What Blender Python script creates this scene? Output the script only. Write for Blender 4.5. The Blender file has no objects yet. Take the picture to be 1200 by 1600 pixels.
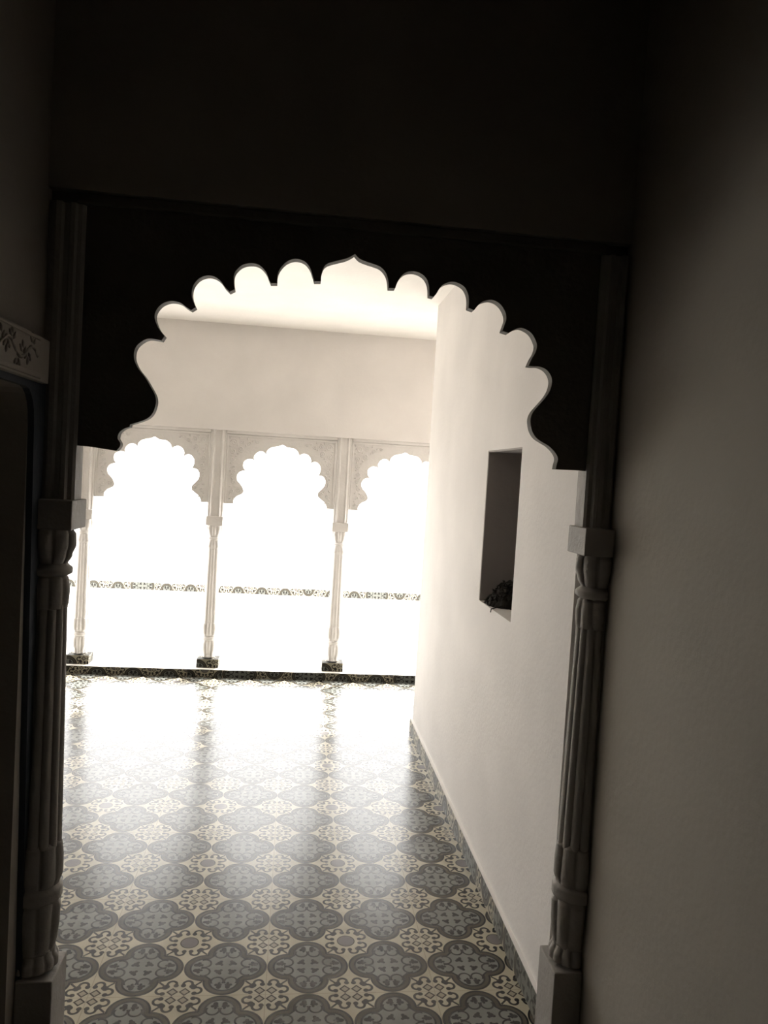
import bpy, bmesh, math, random
from mathutils import Vector, Matrix
random.seed(7)
PI = math.pi
scene = bpy.context.scene
COL = scene.collection

# ------------------------------------------------------------------ camera
F_PX = 1191.33
YAW, PITCH, ROLL, CAM_H = 0.11614901, -0.04583116, 0.05971031, 1.5217
def cam_axes():
    f = Vector((math.sin(YAW), math.cos(YAW), 0)); r = Vector((math.cos(YAW), -math.sin(YAW), 0)); u = Vector((0, 0, 1))
    f2 = f*math.cos(PITCH) + u*math.sin(PITCH); u2 = u*math.cos(PITCH) - f*math.sin(PITCH)
    return r*math.cos(ROLL) + u2*math.sin(ROLL), u2*math.cos(ROLL) - r*math.sin(ROLL), f2
cd = bpy.data.cameras.new('camera'); cam = bpy.data.objects.new('camera', cd); COL.objects.link(cam)
r_, u_, f_ = cam_axes()
m = Matrix((r_, u_, -f_)).transposed().to_4x4(); m.translation = Vector((0, 0, CAM_H)); cam.matrix_world = m
cd.sensor_fit = 'VERTICAL'; cd.sensor_height = 36.0; cd.sensor_width = 27.0; cd.lens = 36.0*F_PX/1600
cd.clip_start = 0.02; cd.clip_end = 200
scene.camera = cam

# ------------------------------------------------------------------ sky, sun, exposure
world = bpy.data.worlds.new('sky'); scene.world = world; world.use_nodes = True
wb = world.node_tree.nodes['Background']
wb.inputs['Color'].default_value = (1.0, 0.99, 0.98, 1); wb.inputs['Strength'].default_value = 7.6
sd = bpy.data.lights.new('sun', 'SUN'); sun = bpy.data.objects.new('sun', sd); COL.objects.link(sun)
sd.energy = 20.0; sd.angle = math.radians(2.0); sd.color = (1.0, 0.975, 0.94)
SUN_TO = Vector((0.62, 1.12, 1.45))
sun.rotation_euler = SUN_TO.to_track_quat('Z', 'Y').to_euler(); sun.location = (4, 9, 9)
scene.view_settings.view_transform = 'Standard'; scene.view_settings.look = 'None'
scene.view_settings.exposure = -0.15; scene.view_settings.gamma = 1.0; scene.view_settings.use_curve_mapping = False
scene.cycles.max_bounces = 14; scene.cycles.diffuse_bounces = 8; scene.cycles.glossy_bounces = 4

# ------------------------------------------------------------------ node maths
class E:
    """a float socket (or number) with arithmetic"""
    nt = None
    def __init__(s, v): s.v = v
    @staticmethod
    def op(o, *a, clamp=False):
        n = E.nt.nodes.new('ShaderNodeMath'); n.operation = o; n.use_clamp = clamp
        for i, x in enumerate(a):
            x = x.v if isinstance(x, E) else x
            if isinstance(x, (int, float)): n.inputs[i].default_value = x
            else: E.nt.links.new(x, n.inputs[i])
        return E(n.outputs[0])
    def __add__(s, o): return E.op('ADD', s, o)
    __radd__ = __add__
    def __sub__(s, o): return E.op('SUBTRACT', s, o)
    def __rsub__(s, o): return E.op('SUBTRACT', o, s)
    def __mul__(s, o): return E.op('MULTIPLY', s, o)
    __rmul__ = __mul__
def eabs(a): return E.op('ABSOLUTE', a)
def emin(a, b): return E.op('MINIMUM', a, b)
def emax(a, b): return E.op('MAXIMUM', a, b)
def elen(a, b): return E.op('SQRT', a*a + b*b)
def mask(d, w=0.006): return E.op('MULTIPLY_ADD', d, -1.0/w, 0.5, clamp=True)       # 1 where d < 0

def new_mat(name, rough=0.6, spec=0.5):
    mt = bpy.data.materials.new(name); mt.use_nodes = True
    b = mt.node_tree.nodes['Principled BSDF']; b.inputs['Roughness'].default_value = rough
    b.inputs['Specular IOR Level'].default_value = spec
    return mt, mt.node_tree, b

def plaster(name, col, rough=0.75, var=0.05, bump=0.12, scale=3.0, spec=0.3):
    mt, nt, b = new_mat(name, rough, spec)
    tc = nt.nodes.new('ShaderNodeTexCoord')
    n1 = nt.nodes.new('ShaderNodeTexNoise'); n1.inputs['Scale'].default_value = scale; n1.inputs['Detail'].default_value = 6
    nt.links.new(tc.outputs['Object'], n1.inputs['Vector'])
    rp = nt.nodes.new('ShaderNodeValToRGB')
    rp.color_ramp.elements[0].position = 0.3; rp.color_ramp.elements[1].position = 0.7
    rp.color_ramp.elements[0].color = (*[c*(1-var) for c in col], 1); rp.color_ramp.elements[1].color = (*[min(1, c*(1+var)) for c in col], 1)
    nt.links.new(n1.outputs['Fac'], rp.inputs['Fac']); nt.links.new(rp.outputs['Color'], b.inputs['Base Color'])
    n2 = nt.nodes.new('ShaderNodeTexNoise'); n2.inputs['Scale'].default_value = 55; n2.inputs['Detail'].default_value = 4
    nt.links.new(tc.outputs['Object'], n2.inputs['Vector'])
    bp = nt.nodes.new('ShaderNodeBump'); bp.inputs['Strength'].default_value = bump; bp.inputs['Distance'].default_value = 0.01
    nt.links.new(n2.outputs['Fac'], bp.inputs['Height']); nt.links.new(bp.outputs['Normal'], b.inputs['Normal'])
    return mt

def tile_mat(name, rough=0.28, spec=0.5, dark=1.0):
    """encaustic cement tile: quatrefoils in a square grid, scroll medallions at the corners; UV unit = one repeat"""
    mt, nt, b = new_mat(name, rough, spec); E.nt = nt
    uv = nt.nodes.new('ShaderNodeUVMap'); uv.uv_map = 'UVMap'
    sx = nt.nodes.new('ShaderNodeSeparateXYZ'); nt.links.new(uv.outputs['UV'], sx.inputs[0])
    u, v = E(sx.outputs[0]), E(sx.outputs[1])
    ru, rv = E.op('FLOOR', u + 0.5), E.op('FLOOR', v + 0.5)
    a, bb = eabs(u - ru), eabs(v - rv)
    x, y = emax(a, bb), emin(a, bb)
    # quatrefoil
    q = emin(elen(x - 0.25, y) - 0.246, (x + y)*0.7071 - 0.349)
    line_o = mask(eabs(q + 0.011) - 0.012)
    band = mask(q + 0.009)
    line_i = mask(eabs(q + 0.077) - 0.011)
    inner = mask(q + 0.077)
    # leaves and curls inside
    lf = emin(elen((x - 0.350)*0.75, y - 0.052) - 0.029, emin(elen(x - 0.320, y - 0.084) - 0.021, elen((x - 0.295)*0.7, y - 0.050) - 0.017))
    lf = emin(lf, elen(x - 0.318, y - 0.030) - 0.013)
    curl = emax(eabs(elen(x - 0.255, y - 0.078) - 0.072) - 0.0105, x - 0.292)
    st = emin(elen(x - 0.080, y - 0.080) - 0.033, emin(elen(x - 0.112, y - 0.062) - 0.020, elen(x - 0.052, y - 0.050) - 0.017))
    ins = emax(mask(emin(lf, st)), mask(curl))
    # medallion
    c, d = 0.5 - a, 0.5 - bb
    X, Y = emax(c, d), emin(c, d)
    dia = eabs(c - 0.070) + eabs(d - 0.070) - 0.056
    rad = elen(c, d) - 0.110
    fu, fv = E.op('FLOOR', u), E.op('FLOOR', v)
    even = E.op('LESS_THAN', E.op('FLOORED_MODULO', fu, 2.0), 0.5)*E.op('LESS_THAN', E.op('FLOORED_MODULO', fv, 2.0), 0.5)
    dia_l, dia_f = mask(eabs(dia) - 0.012), mask(dia)
    rad_l, rad_f = mask(eabs(rad) - 0.006), mask(rad)
    med_l = even*rad_l + (1 - even)*dia_l
    med_f = even*rad_f + (1 - even)*dia_f
    sc = emin(elen(X - 0.180, (Y - 0.042)*1.05) - 0.031, elen(X - 0.162, Y - 0.144) - 0.033)
    sc = emin(sc, elen(X - 0.185, Y - 0.155) - 0.017)
    sc = emin(sc, emax(eabs(elen(X - 0.205, Y - 0.090) - 0.052) - 0.015, 0.19 - X))
    sc = emin(sc, emax(X - Y - 0.017, emax(0.17 - Y, Y - 0.245)))
    sc = mask(sc)
    # colour mixing
    def mix(fac, ca, cb):
        n = nt.nodes.new('ShaderNodeMix'); n.data_type = 'RGBA'
        nt.links.new(fac.v, n.inputs['Factor'])
        for s, cc in ((6, ca), (7, cb)):
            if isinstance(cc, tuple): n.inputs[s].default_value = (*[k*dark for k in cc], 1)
            else: nt.links.new(cc, n.inputs[s])
        return n.outputs[2]
    INK = (0.010, 0.007, 0.005)
    col = mix(med_f, (0.40, 0.365, 0.275), mix(even, (0.27, 0.245, 0.19), (0.14, 0.125, 0.12)))
    col = mix(med_l, col, (0.035, 0.027, 0.02))
    col = mix(sc, col, INK)
    col = mix(band, col, (0.066, 0.058, 0.042))
    col = mix(inner, col, (0.168, 0.174, 0.156))
    col = mix(line_i, col, INK); col = mix(line_o, col, INK)
    col = mix(ins*inner, col, INK)
    # joints of the large tiles (two repeats a side) and worn variation
    ju = eabs(E.op('FLOORED_MODULO', u + 0.5, 2.0) - 1.0); jv = eabs(E.op('FLOORED_MODULO', v + 0.5, 2.0) - 1.0)
    jn = mask(0.9955 - emax(ju, jv), 0.004)
    col = mix(jn*0.55, col, (0.20, 0.17, 0.13))
    tn = nt.nodes.new('ShaderNodeTexNoise'); tn.inputs['Scale'].default_value = 1.7; tn.inputs['Detail'].default_value = 8
    nt.links.new(uv.outputs['UV'], tn.inputs['Vector'])
    hs = nt.nodes.new('ShaderNodeHueSaturation'); nt.links.new(col, hs.inputs['Color'])
    nt.links.new((E(tn.outputs['Fac'])*0.5 + 0.75).v, hs.inputs['Value'])
    nt.links.new(hs.outputs['Color'], b.inputs['Base Color'])
    nt.links.new((E(tn.outputs['Fac'])*0.12 + (rough - 0.06)).v, b.inputs['Roughness'])
    return mt

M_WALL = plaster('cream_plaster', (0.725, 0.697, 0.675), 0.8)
M_CEIL = plaster('ceiling_plaster', (0.765, 0.74, 0.71), 0.85)
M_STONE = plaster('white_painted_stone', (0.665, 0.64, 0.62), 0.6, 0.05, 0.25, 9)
M_PANEL = plaster('shade_darkened_stone', (0.11, 0.10, 0.085), 0.75, 0.08, 0.3, 9)  # same stone as the pillars; backlit shade put into the colour
M_NEAR = plaster('shade_greyed_stone', (0.32, 0.30, 0.278), 0.7, 0.08, 0.3, 9)  # pale stone, greyed to carry the shade on the pillar fronts
M_NWALL = plaster('shade_darkened_plaster', (0.31, 0.284, 0.25), 0.85, 0.06)  # same paint as the hall, darkened to carry the corridor's dimness
M_SLOT_SHADE = plaster('slot_shade_grey', (0.38, 0.35, 0.335), 0.9)  # shade of the slot reveals put into a greyer colour
M_FRAME = plaster('dark_blue_grey_paint', (0.045, 0.055, 0.070), 0.6, 0.1)
M_OUT = plaster('whitewash', (0.85, 0.83, 0.79), 0.8)
M_TERR = plaster('pale_terrace_stone', (0.80, 0.77, 0.71), 0.6)
M_DARK = plaster('low_bounce_plaster', (0.10, 0.09, 0.075), 0.9)  # dark colour for unseen walls, keeps bounce light down
M_DIM = plaster('dim_corridor_plaster', (0.18, 0.165, 0.14), 0.9)  # ceiling colour lowered to keep bounce light out of the corridor
M_WOOD = plaster('dark_stained_wood', (0.035, 0.026, 0.02), 0.5, 0.2, 0.3, 12)
M_LEAF = plaster('dark_dry_leaf', (0.020, 0.017, 0.013), 0.8, 0.3)
M_FLOOR = tile_mat('patterned_floor_tile', 0.235, 0.36)
M_SKIRT = tile_mat('patterned_skirting_tile', 0.35, 0.4)
M_RISER = tile_mat('patterned_step_tile', 0.6, 0.15, 0.42)  # darker copy of the tile; backlit shade put into the colour

# ------------------------------------------------------------------ mesh helpers
def obj(name, bm, mat, parent=None, smooth=False):
    bmesh.ops.recalc_face_normals(bm, faces=bm.faces[:])
    me = bpy.data.meshes.new(name); bm.to_mesh(me); bm.free()
    for mm in (mat if isinstance(mat, (list, tuple)) else [mat]): me.materials.append(mm)
    if smooth:
        for p in me.polygons: p.use_smooth = True
    o = bpy.data.objects.new(name, me); COL.objects.link(o)
    if parent: o.parent = parent
    return o
def tag(o, label=None, cat=None, group=None, kind=None):
    for k, v in (('label', label), ('category', cat), ('group', group), ('kind', kind)):
        if v: o[k] = v
    return o
def thing(name, loc, label, cat, group=None):
    o = bpy.data.objects.new(name, None); COL.objects.link(o); o.location = loc; o.empty_display_size = 0.1
    return tag(o, label, cat, group, 'thing')
def struct(name, bm, mat): return tag(obj(name, bm, mat), kind='structure')
def box(bm, x0, x1, y0, y1, z0, z1, bev=0.0, mi=0):
    vs = [bm.verts.new((x, y, z)) for z in (z0, z1) for y in (y0, y1) for x in (x0, x1)]
    fs = [bm.faces.new([vs[i] for i in f]) for f in ((0,2,3,1),(4,5,7,6),(0,1,5,4),(1,3,7,5),(3,2,6,7),(2,0,4,6))]
    for f in fs: f.material_index = mi
    if bev:
        es = list({e for f in fs for e in f.edges})
        bmesh.ops.bevel(bm, geom=es, offset=bev, segments=2, affect='EDGES', profile=0.6)
    return fs
def boxes(*bs, bev=0.0):
    bm = bmesh.new()
    for b in bs: box(bm, *b, bev=bev)
    return bm
def prism(bm, pts, axis, a0, a1):
    """extrude a polygon: axis 'Y' -> pts are (x,z); 'X' -> (y,z); 'Z' -> (x,y)"""
    def P(p, a): return {'Y': (p[0], a, p[1]), 'X': (a, p[0], p[1]), 'Z': (p[0], p[1], a)}[axis]
    A = [bm.verts.new(P(p, a0)) for p in pts]; B = [bm.verts.new(P(p, a1)) for p in pts]
    bm.faces.new(A); bm.faces.new(B[::-1]); n = len(pts)
    for i in range(n): bm.faces.new((A[i], B[i], B[(i+1) % n], A[(i+1) % n]))
def smooth_outline(pts, sub=4, corner=50):
    """Catmull-Rom through the points, keeping sharp corners"""
    n = len(pts); sharp = [True]*n
    for i in range(1, n-1):
        a = Vector((pts[i][0]-pts[i-1][0], pts[i][1]-pts[i-1][1])); b = Vector((pts[i+1][0]-pts[i][0], pts[i+1][1]-pts[i][1]))
        sharp[i] = a.length > 1e-6 and b.length > 1e-6 and math.degrees(a.angle(b)) > corner
    out = []
    for i in range(n-1):
        p1, p2 = Vector(pts[i]), Vector(pts[i+1])
        p0 = Vector(pts[i-1]) if (i > 0 and not sharp[i]) else p1 - (p2-p1)*0.6
        p3 = Vector(pts[i+2]) if (i+2 < n and not sharp[i+1]) else p2 + (p2-p1)*0.6
        for k in range(sub):
            t = k/sub
            q = 0.5*((2*p1) + (p2-p0)*t + (2*p0-5*p1+4*p2-p3)*t*t + (3*p1-p0-3*p2+p3)*t**3)
            out.append((q.x, q.y))
    out.append(tuple(pts[-1]))
    return out
def tube(bm, pts, r, n=6, taper=None):
    pts = [Vector(p) for p in pts]; rings = []
    for i, p in enumerate(pts):
        d = (pts[min(i+1, len(pts)-1)] - pts[max(i-1, 0)]).normalized()
        a = d.orthogonal().normalized(); b = d.cross(a)
        if rings and abs(d.y) < 0.9:
            a = Vector((0, 1, 0)) - d*d.y; a.normalize(); b = d.cross(a)
        elif abs(d.y) < 0.9:
            a = Vector((0, 1, 0)) - d*d.y; a.normalize(); b = d.cross(a)
        rr = r*(taper(i/(len(pts)-1)) if taper else 1)
        rings.append([bm.verts.new(p + a*math.cos(2*PI*k/n)*rr + b*math.sin(2*PI*k/n)*rr) for k in range(n)])
    for i in range(len(rings)-1):
        for k in range(n): bm.faces.new((rings[i][k], rings[i][(k+1) % n], rings[i+1][(k+1) % n], rings[i+1][k]))
    bm.faces.new(rings[0][::-1]); bm.faces.new(rings[-1])
def blob(bm, c, rx, ry, rz, rot=0.0):
    mt = Matrix.Translation(c) @ Matrix.Rotation(rot, 4, 'Y') @ Matrix.Diagonal((rx, ry, rz, 1))
    bmesh.ops.create_icosphere(bm, subdivisions=1, radius=1, matrix=mt)
def spiral(cx, cz, y, r0, turns, a0, sgn, n=18):
    return [(cx + r0*(1-0.8*t)*math.cos(a0+sgn*turns*2*PI*t), y, cz + r0*(1-0.8*t)*math.sin(a0+sgn*turns*2*PI*t)) for t in [i/n for i in range(n+1)]]
def lathe(rings, nth=64, clamp=None):
    """rings: (z, r, n_lobes, depth, power, phase)"""
    bm = bmesh.new(); R = []
    for z, r, n, dep, pw, ph in rings:
        row = []
        for k in range(nth):
            t = 2*PI*k/nth
            rr = r*(1 - dep*(1 - abs(math.cos(n*t/2 + ph))**pw)) if n else r
            x, y = rr*math.cos(t), rr*math.sin(t)
            if clamp: x = max(clamp[0], min(clamp[1], x))
            row.append(bm.verts.new((x, y, z)))
        R.append(row)
    for i in range(len(R)-1):
        for k in range(nth): bm.faces.new((R[i][k], R[i][(k+1) % nth], R[i+1][(k+1) % nth], R[i+1][k]))
    bm.faces.new(R[0][::-1]); bm.faces.new(R[-1])
    return bm
def rings_interp(prof, n, dep, pw, ph=0.0, step=5, fade=True):
    out = []
    for i in range(len(prof)-1):
        (z0, r0), (z1, r1) = prof[i], prof[i+1]
        for k in range(step + (i == len(prof)-2)):
            t = k/step; T = (i+t)/(len(prof)-1)
            s = t*t*(3-2*t)
            out.append((z0+(z1-z0)*t, r0+(r1-r0)*s, n, dep*(math.sin(PI*min(1, max(0.0, T)))**0.5 if fade else 1), pw, ph))
    return out
def strip_uv(bm, x0, x1, y0, y1, z0, z1, piece, along, wins, face_dir, mi=0):
    """a tiled strip: one quad per cut tile, each with its own window of the pattern.
       along 'X' or 'Y'; face at the given fixed coordinate"""
    uvl = bm.loops.layers.uv.get('UVMap') or bm.loops.layers.uv.new('UVMap')
    L0, L1 = (x0, x1) if along == 'X' else (y0, y1)
    p = L0; k = 0
    while p < L1 - 1e-6:
        e = min(L1, p + piece); w = (e-p)/piece
        v0, v1, flip = wins[random.randrange(len(wins))]
        u0 = -0.5 if random.random() < .8 else 0.0
        if along == 'X': co = [(p, y0, z0), (e, y0, z0), (e, y0, z1), (p, y0, z1)]
        else: co = [(x0, p, z0), (x0, e, z0), (x0, e, z1), (x0, p, z1)]
        f = bm.faces.new([bm.verts.new(c) for c in co]); f.material_index = mi
        uvs = [(u0, v0), (u0+w, v0), (u0+w, v1), (u0, v1)]
        if flip: uvs = [(b_, a_) for a_, b_ in uvs]
        for l, q in zip(f.loops, uvs): l[uvl].uv = q
        p = e; k += 1
def finish(bm):
    bmesh.ops.remove_doubles(bm, verts=bm.verts[:], dist=1e-5); return bm

# ------------------------------------------------------------------ dimensions
P = 0.25                                                 # one pattern repeat of the floor
CEIL = 2.545; HALL_L, HALL_R = -2.46, 2.3; Y_ARC = 5.55; Y_ARCH = 1.93
WR = 0.770; WR_T = 0.22; W_END = 4.47                    # wall beside the hall
CL, CR = -0.615, 0.822                                   # corridor walls
SILL, LINT, NY0, NY1 = 1.04, 1.654, 2.58, 3.05           # slot in the wall

# ------------------------------------------------------------------ setting
bm = bmesh.new(); uvl = bm.loops.layers.uv.get('UVMap') or bm.loops.layers.uv.new('UVMap')
f = bm.faces.new([bm.verts.new(c) for c in ((HALL_L, -3, 0), (HALL_R, -3, 0), (HALL_R, Y_ARC+.05, 0), (HALL_L, Y_ARC+.05, 0))])
for l in f.loops:
    l[uvl].uv = (l.vert.co.x/P + 0.0386 - 0.5, l.vert.co.y/P - 9.1656)
g = bmesh.ops.extrude_face_region(bm, geom=[f])
bmesh.ops.translate(bm, verts=[v for v in g['geom'] if isinstance(v, bmesh.types.BMVert)], vec=(0, 0, -0.12))
struct('floor', bm, M_FLOOR)
struct('ceiling', boxes((HALL_L, HALL_R, 2.03, 5.8, CEIL, CEIL+.15)), M_CEIL)
struct('wall_far', boxes((HALL_L-.15, HALL_R+.15, Y_ARC+.03, 5.8, 1.79, CEIL+.15)), M_WALL)
struct('wall_hall_left_unseen', boxes((HALL_L-.15, HALL_L, 1.9, 5.8, -.1, CEIL+.15)), M_WALL)  # out of view, set close to cut arcade light on the corridor wall
struct('wall_alcove_right', boxes((HALL_R, HALL_R+.15, 1.9, 5.8, -.1, CEIL+.15)), M_WALL)
# hall wall with the slot (Y-Z polygon pieces around the hole) and its return
bm = boxes((WR, WR+WR_T, 2.0, NY0, 0, CEIL), (WR, WR+WR_T, NY1, W_END, 0, CEIL),
           (WR, WR+WR_T, NY0, NY1, 0, SILL), (WR, WR+WR_T, NY0, NY1, LINT, CEIL),
           (WR+WR_T, HALL_R, W_END-.14, W_END, 0, CEIL))
struct('wall_right', finish(bm), M_WALL)
bm = boxes((WR+.002, WR+WR_T, NY1-.006, NY1, SILL, LINT), (WR+.002, WR+WR_T, NY0, NY0+.006, SILL, LINT),
           (WR+.002, WR+WR_T, NY0+.006, NY1-.006, LINT-.006, LINT))
struct('slot_shade_lining', bm, M_SLOT_SHADE)  # thin lining added to darken the reveals as if in shade
struct('wall_dark_unseen', boxes((1.55, 1.6, 2.03, W_END-.14, 0, CEIL)), M_DARK)
# wall the scalloped arch stands in
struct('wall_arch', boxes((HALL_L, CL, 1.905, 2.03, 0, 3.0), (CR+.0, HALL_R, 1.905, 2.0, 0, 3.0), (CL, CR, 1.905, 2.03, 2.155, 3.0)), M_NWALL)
# corridor the camera stands in
def arc_pts():
    pts = [(-3, 0), (0.92, 0), (0.92, 1.60)]
    pts += [(0.98 - .06*math.cos(t), 1.60 + .075*math.sin(t)) for t in [PI/2*k/5 for k in range(1, 6)]]
    pts += [(1.765 + .06*math.sin(t), 1.60 + .075*math.cos(t)) for t in [PI/2*k/5 for k in range(0, 5)]]
    return pts + [(1.825, 1.60), (1.825, 0), (1.905, 0), (1.905, 3.0), (-3, 3.0)]
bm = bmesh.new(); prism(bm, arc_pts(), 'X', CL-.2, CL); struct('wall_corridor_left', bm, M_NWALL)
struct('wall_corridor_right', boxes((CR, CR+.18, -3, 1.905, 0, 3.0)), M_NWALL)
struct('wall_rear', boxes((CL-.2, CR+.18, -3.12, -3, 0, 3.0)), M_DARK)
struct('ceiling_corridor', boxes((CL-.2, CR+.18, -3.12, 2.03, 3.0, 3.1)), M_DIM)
# dark door leaf standing in the left doorway
bm = boxes((CL-.25, CL-.2, 0.85, 1.9, 0, 1.75)); struct('door_1', bm, M_WOOD)
ap = arc_pts()[1:14]
bm = bmesh.new(); prism(bm, ap + [(1.897, 0), (1.897, 1.69), (.85, 1.69), (.85, 0)], 'X', CL, CL+.014); struct('trim_3', bm, M_FRAME)
# outside
struct('floor_terrace', boxes((-7, 6, 5.78, 9.35, -.1, 0.0)), M_TERR)
bm = bmesh.new(); box(bm, -7, 6, 9.35, 9.6, 0, 0.9); box(bm, -7.05, 6.05, 9.31, 9.64, 0.9, 0.97)
struct('wall_parapet', bm, M_OUT)
WINS = [(-0.5, -0.22, 0), (0.22, 0.5, 0), (-0.5, -0.22, 0), (0.22, 0.5, 0), (0.22, 0.5, 1), (-0.14, 0.14, 0)]
bm = bmesh.new(); strip_uv(bm, -7, 6, 9.346, 9.346, 0.004, 0.092, 0.283, 'X', WINS, -1)
struct('trim_1', bm, M_SKIRT)
# tiled skirting of the hall wall, with its plaster lip
bm = bmesh.new(); SK = WR-.014
strip_uv(bm, SK, SK, 2.0, W_END+.012, 0, .078, P, 'Y', WINS, -1)
strip_uv(bm, SK, HALL_R, W_END+.012, W_END+.012, 0, .078, P, 'X', WINS, -1)
box(bm, SK+.0005, WR, 2.0, W_END+.0115, 0, .0795, mi=1); box(bm, WR, HALL_R, W_END, W_END+.0115, 0, .0795, mi=1)
tag(obj('baseboard_right', bm, [M_SKIRT, M_WALL]), kind='structure')
# tiled step the arcade stands on
bm = bmesh.new()
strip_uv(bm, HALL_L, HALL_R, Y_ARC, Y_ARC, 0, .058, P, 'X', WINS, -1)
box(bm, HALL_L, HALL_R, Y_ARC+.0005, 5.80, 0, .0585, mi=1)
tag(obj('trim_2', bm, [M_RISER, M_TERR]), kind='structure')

# ------------------------------------------------------------------ arcade at the far side
SP = 0.911; COLX = [-0.574 + SP*k for k in range(-2, 4)]
Y_C = 5.655
def arcade_column(x, label):
    t = thing('arcade_column', (x, Y_C, .0585), label, 'column', 'arcade columns')
    z0 = .0585
    # tiled pedestal
    bm = bmesh.new(); uvl = bm.loops.layers.uv.get('UVMap') or bm.loops.layers.uv.new('UVMap')
    for fc in box(bm, -.078, .078, -.062, .062, 0, .064):
        vert = abs((fc.calc_center_median()).z - .032) < .01
        for l in fc.loops:
            co = l.vert.co
            l[uvl].uv = ((co.x + co.y)/P + 1.5, co.z/P + (.26 if vert else 0) + (0 if vert else co.y/P))
    obj('pedestal', bm, M_RISER, t)
    # base: foot, vase with leaves
    bm = lathe(rings_interp([(.064, .032), (.072, .046), (.09, .042), (.13, .054), (.17, .055), (.198, .047)], 8, .22, .6, 0, 4), 48)
    obj('base', bm, M_STONE, t, True)
    bm = lathe(rings_interp([(.196, .046), (.204, .055), (.218, .055), (.226, .046)], 0, 0, 1), 32); obj('ring', bm, M_STONE, t, True)
    bm = lathe(rings_interp([(.224, .046), (.25, .058), (.285, .060), (.32, .056), (.334, .049)], 8, .2, .6, 0, 4), 48); obj('leaf_cup', bm, M_STONE, t, True)
    bm = lathe([(.32+ (0.88-.32)*k/8, .0515-.008*k/8, 8, .13, .7, 0) for k in range(9)], 64); obj('shaft', bm, M_STONE, t, False)
    bm = lathe(rings_interp([(.866, .043), (.884, .049), (.91, .044), (.935, .037)], 8, .15, .6, 0, 4), 48); obj('leaf_collar', bm, M_STONE, t, True)
    bm = lathe(rings_interp([(.930, .036), (.938, .045), (.948, .045), (.955, .036)], 0, 0, 1), 32); obj('ring', bm, M_STONE, t, True)
    bm = lathe(rings_interp([(.953, .036), (.985, .050), (1.015, .057), (1.034, .054), (1.042, .046)], 8, .25, .5, 0, 4), 48); obj('capital', bm, M_STONE, t, True)
    bm = bmesh.new(); box(bm, -.060, .060, -.060, .060, 1.04, 1.107, .004); obj('impost_block', bm, M_STONE, t)
    sec = [(-.056, -.028), (-.050, -.034), (-.040, -.034), (-.037, -.042), (-.030, -.048), (-.023, -.042), (-.020, -.036),
           (.020, -.036), (.023, -.042), (.030, -.048), (.037, -.042), (.040, -.034), (.050, -.034), (.056, -.028), (.056, .05), (-.056, .05)]
    bm = bmesh.new(); prism(bm, sec, 'Z', 1.107, 1.7315); obj('post', bm, M_STONE, t)
    return t
FAR = [(0.0704,1.2614),(0.1274,1.2617),(0.1238,1.276),(0.1285,1.2965),(0.1474,1.3179),(0.1835,1.3373),(0.1928,1.3582),(0.1839,1.3867),(0.1655,1.4117),(0.1474,1.4309),(0.1403,1.4594),(0.1477,1.483),(0.1695,1.5016),(0.2035,1.5066),(0.1866,1.5258),(0.1814,1.5486),(0.1887,1.5751),(0.2163,1.5924),(0.2507,1.5905),(0.2656,1.5798),(0.2555,1.6081),(0.2712,1.638),(0.299,1.6542),(0.328,1.6474),(0.3492,1.6255),(0.345,1.6513),(0.361,1.6755),(0.3889,1.69),(0.4288,1.6984),(0.4581,1.7107),(0.4924,1.6943),(0.5389,1.6897),(0.569,1.6684),(0.5808,1.6429),(0.5802,1.6225),(0.5934,1.6466),(0.6219,1.656),(0.6516,1.6444),(0.6692,1.6193),(0.6691,1.5901),(0.6603,1.5703),(0.6833,1.5968),(0.7123,1.5986),(0.7369,1.5767),(0.7443,1.5479),(0.7388,1.5213),(0.7306,1.5014),(0.7647,1.4964),(0.7827,1.4682),(0.78,1.4329),(0.7583,1.4023),(0.7363,1.3775),(0.735,1.3481),(0.7565,1.3288),(0.7872,1.3041),(0.8036,1.2726),(0.7984,1.2617),(0.8513,1.2605)]
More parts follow.
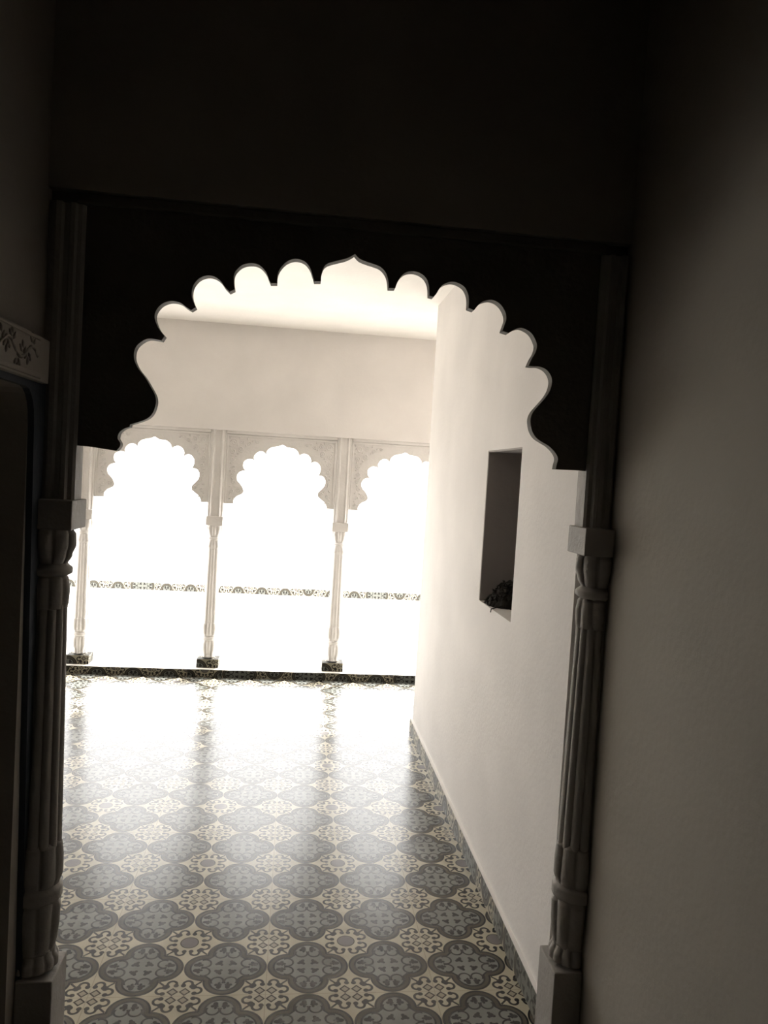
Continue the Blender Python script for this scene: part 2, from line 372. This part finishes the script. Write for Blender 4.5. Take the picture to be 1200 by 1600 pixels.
def arcade_arch(x, label):
    """scalloped panel between two posts; x = centre of its left column"""
    t = thing('arcade_arch', (x, Y_C, 0), label, 'arch', 'arcade arches')
    out = smooth_outline(FAR, 4, 56)
    x0, x1, zt = .0562, SP-.0562, 1.7898
    body = [(x0, out[0][1])] + out[1:-1] + [(x1, out[-1][1]), (x1, zt), (x0, zt)]
    bm = bmesh.new(); prism(bm, body, 'Y', -.022, .03); obj('panel', bm, M_STONE, t)
    # moulded frame
    bm = bmesh.new()
    box(bm, x0, x1, -.042, -.022, 1.768, 1.79, .004); box(bm, x0, x1, -.03, -.022, 1.750, 1.766, .003)
    box(bm, x0, x0+.014, -.03, -.022, 1.27, 1.75, .003); box(bm, x1-.014, x1, -.03, -.022, 1.27, 1.75, .003)
    obj('moulding', bm, M_STONE, t)
    # carved scrolls over the spandrels
    cx = SP/2; y = -.023
    for s in (-1, 1):
        bm = bmesh.new()
        for dx, dz, rr, tn, a0, sg in ((.345, 1.71, .026, 1.6, 0, 1), (.285, 1.715, .02, 1.5, 2, -1), (.35, 1.645, .022, 1.5, 1, -1), (.295, 1.662, .022, 1.6, 4, 1),
                               (.352, 1.585, .019, 1.4, 3, 1), (.345, 1.53, .016, 1.4, 0, -1), (.235, 1.705, .016, 1.4, 5, 1), (.18, 1.722, .012, 1.3, 1, -1),
                               (.352, 1.475, .016, 1.4, 2, 1), (.335, 1.42, .015, 1.3, 1, -1), (.30, 1.365, .019, 1.5, 3, 1), (.345, 1.355, .014, 1.3, 0, -1), (.36, 1.30, .012, 1.2, 2, 1)):
            tube(bm, spiral(cx+s*dx, dz, y, rr, tn, a0 if s > 0 else PI-a0, sg*s, 14), .0042, 5)
        for dx, dz, ro in ((.318, 1.69, .6), (.315, 1.63, -.5), (.26, 1.69, 1.2), (.325, 1.61, .2), (.36, 1.615, .9), (.21, 1.725, .3), (.36, 1.555, -.4), (.33, 1.50, .7),
                           (.362, 1.50, .1), (.35, 1.445, -.8), (.36, 1.39, .5), (.325, 1.385, -.3), (.36, 1.33, .9), (.33, 1.30, .2), (.372, 1.68, 0), (.372, 1.74, .5), (.31, 1.742, 1.5), (.25, 1.74, 1.4)):
            blob(bm, Vector((cx+s*dx, y, dz)), .012, .005, .006, ro*s)
        obj('carving', bm, M_STONE, t, True)
    return t
names = ['outermost column at the left end of the arcade, behind the dark left pillar',
         'white fluted arcade column half hidden behind the dark left pillar of the doorway', 'white fluted arcade column in the middle, between the two fully visible bright arches',
         'white fluted arcade column nearest the bare wall with the slot, its reflection streaking the floor', 'column of the arcade hidden behind the end of the bare wall', 'outermost column of the arcade beyond the alcove']
for x, n in list(zip(COLX, names)): arcade_column(x, n)
an = ['carved white scalloped arch hidden behind the dark left pillar',
      'carved white scalloped arch at the left of the arcade, partly behind the dark spandrel', 'carved white scalloped arch in the middle of the arcade, seen whole',
      'carved white scalloped arch at the right of the arcade, cut off by the bare wall', 'carved white scalloped arch hidden behind the bare wall']
for x, n in zip(COLX[:-1], an): arcade_arch(x, n)

# ------------------------------------------------------------------ the dark scalloped arch of the doorway
NEAR = [(-0.5286,1.5551),(-0.4417,1.5462),(-0.4333,1.5572),(-0.4329,1.5665),(-0.4384,1.5754),(-0.4387,1.5833),(-0.4348,1.5927),(-0.4249,1.6013),(-0.4123,1.6066),(-0.4113,1.6127),(-0.3911,1.6202),(-0.3709,1.63),(-0.3587,1.644),(-0.3524,1.6655),(-0.3525,1.6787),(-0.3561,1.6903),(-0.3667,1.708),(-0.3805,1.7293),(-0.3967,1.7478),(-0.4064,1.7654),(-0.4096,1.7795),(-0.4077,1.7953),(-0.4006,1.8077),(-0.3845,1.8207),(-0.3693,1.824),(-0.346,1.8211),(-0.3388,1.8335),(-0.3524,1.8481),(-0.3608,1.8644),(-0.3646,1.8797),(-0.3609,1.8944),(-0.3499,1.9083),(-0.3349,1.9166),(-0.3196,1.9187),(-0.3039,1.9156),(-0.2906,1.9068),(-0.2787,1.9007),(-0.2679,1.9087),(-0.2754,1.9238),(-0.2792,1.9392),(-0.2775,1.9576),(-0.2679,1.9741),(-0.2554,1.9836),(-0.24,1.9878),(-0.2243,1.9853),(-0.2109,1.9765),(-0.2011,1.9642),(-0.1888,1.9527),(-0.1766,1.9598),(-0.1803,1.9818),(-0.1793,1.9977),(-0.172,2.0101),(-0.1607,2.0203),(-0.1453,2.0256),(-0.1269,2.026),(-0.1134,2.0193),(-0.1022,2.0071),(-0.0962,1.9945),(-0.0903,1.9823),(-0.0745,1.9837),(-0.0743,2.0043),(-0.0685,2.0207),(-0.0561,2.0363),(-0.0406,2.0451),(-0.0248,2.0471),(-0.0085,2.042),(0.0043,2.0285),(0.0113,2.0119),(0.0168,1.9965),(0.0328,1.9979),(0.0336,2.0166),(0.0388,2.0343),(0.0493,2.0437),(0.0701,2.0516),(0.091,2.0588),(0.104,2.0657),(0.1137,2.0727),(0.1256,2.0619),(0.1447,2.0557),(0.1637,2.0514),(0.1802,2.0458),(0.1931,2.0337),(0.2003,2.0171),(0.2035,1.9962),(0.2197,1.9971),(0.2242,2.0113),(0.2327,2.0279),(0.2456,2.0392),(0.2644,2.043),(0.281,2.0397),(0.2952,2.0303),(0.3045,2.013),(0.3076,1.986),(0.3187,1.9843),(0.325,1.9921),(0.3287,1.9991),(0.3374,2.0132),(0.3506,2.0224),(0.3669,2.0262),(0.3837,2.0226),(0.3981,2.0137),(0.4068,1.9983),(0.4099,1.9819),(0.4102,1.9639),(0.4252,1.9595),(0.4342,1.9718),(0.4446,1.9822),(0.4637,1.9889),(0.4806,1.9868),(0.4952,1.9775),(0.507,1.9609),(0.5107,1.9445),(0.5074,1.9306),(0.5024,1.9131),(0.5196,1.9091),(0.533,1.9191),(0.5495,1.9251),(0.5667,1.921),(0.5816,1.9113),(0.5927,1.894),(0.5962,1.8806),(0.5926,1.8639),(0.5851,1.8496),(0.5774,1.8299),(0.5888,1.8294),(0.6072,1.83),(0.6248,1.8239),(0.6371,1.8111),(0.6426,1.795),(0.6398,1.7741),(0.6298,1.7541),(0.6141,1.7337),(0.5984,1.7133),(0.5925,1.6964),(0.5937,1.6799),(0.5998,1.661),(0.6124,1.6453),(0.6327,1.6341),(0.647,1.6267),(0.6635,1.6125),(0.6727,1.5964),(0.6702,1.5795),(0.669,1.5683),(0.7326,1.5694),(0.7457,1.5688)]
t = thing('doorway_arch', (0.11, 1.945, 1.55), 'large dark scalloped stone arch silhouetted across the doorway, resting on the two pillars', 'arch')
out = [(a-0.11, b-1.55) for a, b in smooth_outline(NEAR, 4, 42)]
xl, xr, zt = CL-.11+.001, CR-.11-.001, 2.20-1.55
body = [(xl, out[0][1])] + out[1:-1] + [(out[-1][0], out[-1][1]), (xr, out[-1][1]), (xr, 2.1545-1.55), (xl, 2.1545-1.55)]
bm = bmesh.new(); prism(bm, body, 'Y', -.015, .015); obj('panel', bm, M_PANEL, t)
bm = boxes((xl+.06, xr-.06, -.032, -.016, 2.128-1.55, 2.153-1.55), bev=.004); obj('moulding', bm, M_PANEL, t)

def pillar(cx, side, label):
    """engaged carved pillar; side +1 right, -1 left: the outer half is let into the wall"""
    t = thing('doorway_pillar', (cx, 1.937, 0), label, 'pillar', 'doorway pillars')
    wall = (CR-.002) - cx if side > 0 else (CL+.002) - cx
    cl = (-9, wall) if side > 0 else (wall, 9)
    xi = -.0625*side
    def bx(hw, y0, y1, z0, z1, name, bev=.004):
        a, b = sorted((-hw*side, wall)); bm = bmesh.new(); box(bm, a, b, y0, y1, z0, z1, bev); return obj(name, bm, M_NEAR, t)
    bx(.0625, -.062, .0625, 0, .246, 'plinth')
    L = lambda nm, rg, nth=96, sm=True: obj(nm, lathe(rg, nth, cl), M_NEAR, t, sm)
    L('foot', rings_interp([(.246, .044), (.256, .058), (.272, .058), (.29, .050), (.30, .047)], 12, .12, .6, 0, 5))
    L('vase', rings_interp([(.295, .048), (.33, .055), (.37, .0585), (.41, .0595), (.424, .054)], 8, .25, .45, PI/8, 7))
    L('ring', rings_interp([(.421, .052), (.43, .060), (.455, .060), (.464, .052)], 0, 0, 1, 0, 5))
    L('leaf_cup', rings_interp([(.462, .052), (.49, .0605), (.53, .0605), (.565, .057), (.575, .050)], 8, .22, .45, 0, 7))
    L('shaft', [(.565 + (1.165-.565)*k/12, .0545 - .0095*k/12, 12, .13, .75, 0) for k in range(13)], 120, False)
    L('leaf_skirt', rings_interp([(1.155, .0455), (1.17, .049), (1.20, .0505), (1.225, .047), (1.236, .041)], 8, .20, .5, PI/8, 7))
    L('ring', rings_interp([(1.232, .040), (1.242, .053), (1.252, .053), (1.264, .042)], 0, 0, 1, 0, 5))
    L('capital', rings_interp([(1.260, .040), (1.285, .052), (1.312, .0605), (1.335, .0595), (1.352, .050)], 8, .26, .4, 0, 7))
    bx(.0640, -.062, .0625, 1.350, 1.4215, 'impost_block', .003)
    # upper post with two fillets
    w = .055; s = side; ow = wall
    sec = [(-w*s, -.0075), (-w*s, -.014), (-(w-.006)*s, -.020), (-(w-.016)*s, -.020), (-(w-.02)*s, -.030), (-(w-.03)*s, -.030), (-(w-.034)*s, -.022), (-(w-.046)*s, -.022),
           (-(w-.050)*s, -.034), (-(w-.062)*s, -.034), (ow, -.026), (ow, -.0075)]
    bm = bmesh.new(); prism(bm, sec, 'Z', 1.4215, 2.125)
    a_, b_ = sorted((-w*s, ow)); box(bm, a_, b_, -.0075, .045, 1.4215, 1.5684 if side > 0 else 1.5535)
    obj('post', bm, M_NEAR, t)
    return t
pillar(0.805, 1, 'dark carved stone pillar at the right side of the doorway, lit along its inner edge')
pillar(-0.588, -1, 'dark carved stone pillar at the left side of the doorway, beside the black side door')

# ------------------------------------------------------------------ carved lintel over the side door
t = thing('carved_lintel', (CL, 1.35, 1.69), 'grey carved stone lintel over the black door opening on the left wall', 'lintel')
bm = bmesh.new(); box(bm, 0, .030, -.55, .515, 0, .10, .004); obj('slab', bm, M_NWALL, t)
bm = bmesh.new(); box(bm, .030, .038, -.55, .44, .004, .016, .003); box(bm, .030, .036, -.55, .44, .088, .096, .003); obj('moulding', bm, M_NWALL, t)
bm = bmesh.new()
vine = [(.031, .43-.01*i, .052 + .016*math.sin(i*.45)) for i in range(98)]
tube(bm, vine, .0035, 6)
for i in range(3, 96, 3):
    _, yy, zz = vine[i]; sg = 1 if (i//3) % 2 else -1
    for dy, dz, rt in ((-.012, .016, .8), (-.002, .024, .2), (.010, .015, -.6)):
        mt = Matrix.Translation((.031, yy+dy, zz+sg*dz)) @ Matrix.Rotation(sg*rt, 4, 'X') @ Matrix.Diagonal((.004, .005, .011, 1))
        bmesh.ops.create_icosphere(bm, subdivisions=1, radius=1, matrix=mt)
obj('carving', bm, M_NWALL, t, True)

# ------------------------------------------------------------------ dark clump on the sill of the slot
bm = bmesh.new(); rnd = random.Random(3)
def clump_h(x, y):      # height of the heap over the sill, taller towards the room behind
    q = ((x-.885)/.112)**2 + ((y-2.945)/.108)**2
    return 0 if q >= 1 else (.024 + .062*min(1, max(0, (x-.775)/.075)))*(1-q)**.4
i = 0
while i < 900:
    x, y = rnd.uniform(.775, .985), rnd.uniform(2.835, 3.048); h = clump_h(x, y)
    if h <= 0: continue
    i += 1
    c = Vector((x, y, SILL + h*rnd.uniform(.4, 1.2)))
    a = Vector((rnd.gauss(0, 1), rnd.gauss(0, 1), rnd.gauss(0, .8))).normalized(); b = a.orthogonal().normalized(); n = a.cross(b)
    l, w = .006 + .009*rnd.random(), .003 + .005*rnd.random()
    vs = [bm.verts.new(c + q) for q in (-a*l, -a*l*.2 + b*w + n*.003, a*l, -a*l*.2 - b*w + n*.003, n*.004)]
    for q in vs: q.co.z = max(q.co.z, SILL + .0015); q.co.y = min(q.co.y, NY1-.008); q.co.x = max(q.co.x, WR+.002)
    for j in range(4): bm.faces.new((vs[j], vs[(j+1) % 4], vs[4]))
cl = thing('plant_clump', (0, 0, 0), 'ragged black clump of dry plant on the sill of the narrow wall slot', 'plant')
obj('leaf_litter', bm, M_LEAF, cl)['kind'] = 'stuff'
bm = bmesh.new(); N = 26; G = []
for iy in range(N+1):
    row = []
    for ix in range(N+1):
        x, y = .775 + .215*ix/N, 2.837 + .207*iy/N
        row.append(bm.verts.new((x, y, SILL + .001 + max(0, clump_h(x, y)*.9 + (rnd.gauss(0, .003) if clump_h(x, y) > 0 else 0)))))
    G.append(row)
for iy in range(N):
    for ix in range(N):
        q = (G[iy][ix], G[iy][ix+1], G[iy+1][ix+1], G[iy+1][ix])
        if max(v.co.z for v in q) > SILL + .002: bm.faces.new(q)
bmesh.ops.delete(bm, geom=[v for v in bm.verts if not v.link_faces], context='VERTS')
g = bmesh.ops.extrude_face_region(bm, geom=bm.faces[:])
for v in g['geom']:
    if isinstance(v, bmesh.types.BMVert): v.co.z = SILL + .0003
obj('root_ball', bm, M_LEAF, cl)
bm = bmesh.new(); tube(bm, [(.82, 2.86, SILL+.012), (.785, 2.842, SILL+.006), (.767, 2.838, SILL+.001), (.765, 2.838, SILL-.012)], .0022, 6); obj('stem', bm, M_LEAF, cl)
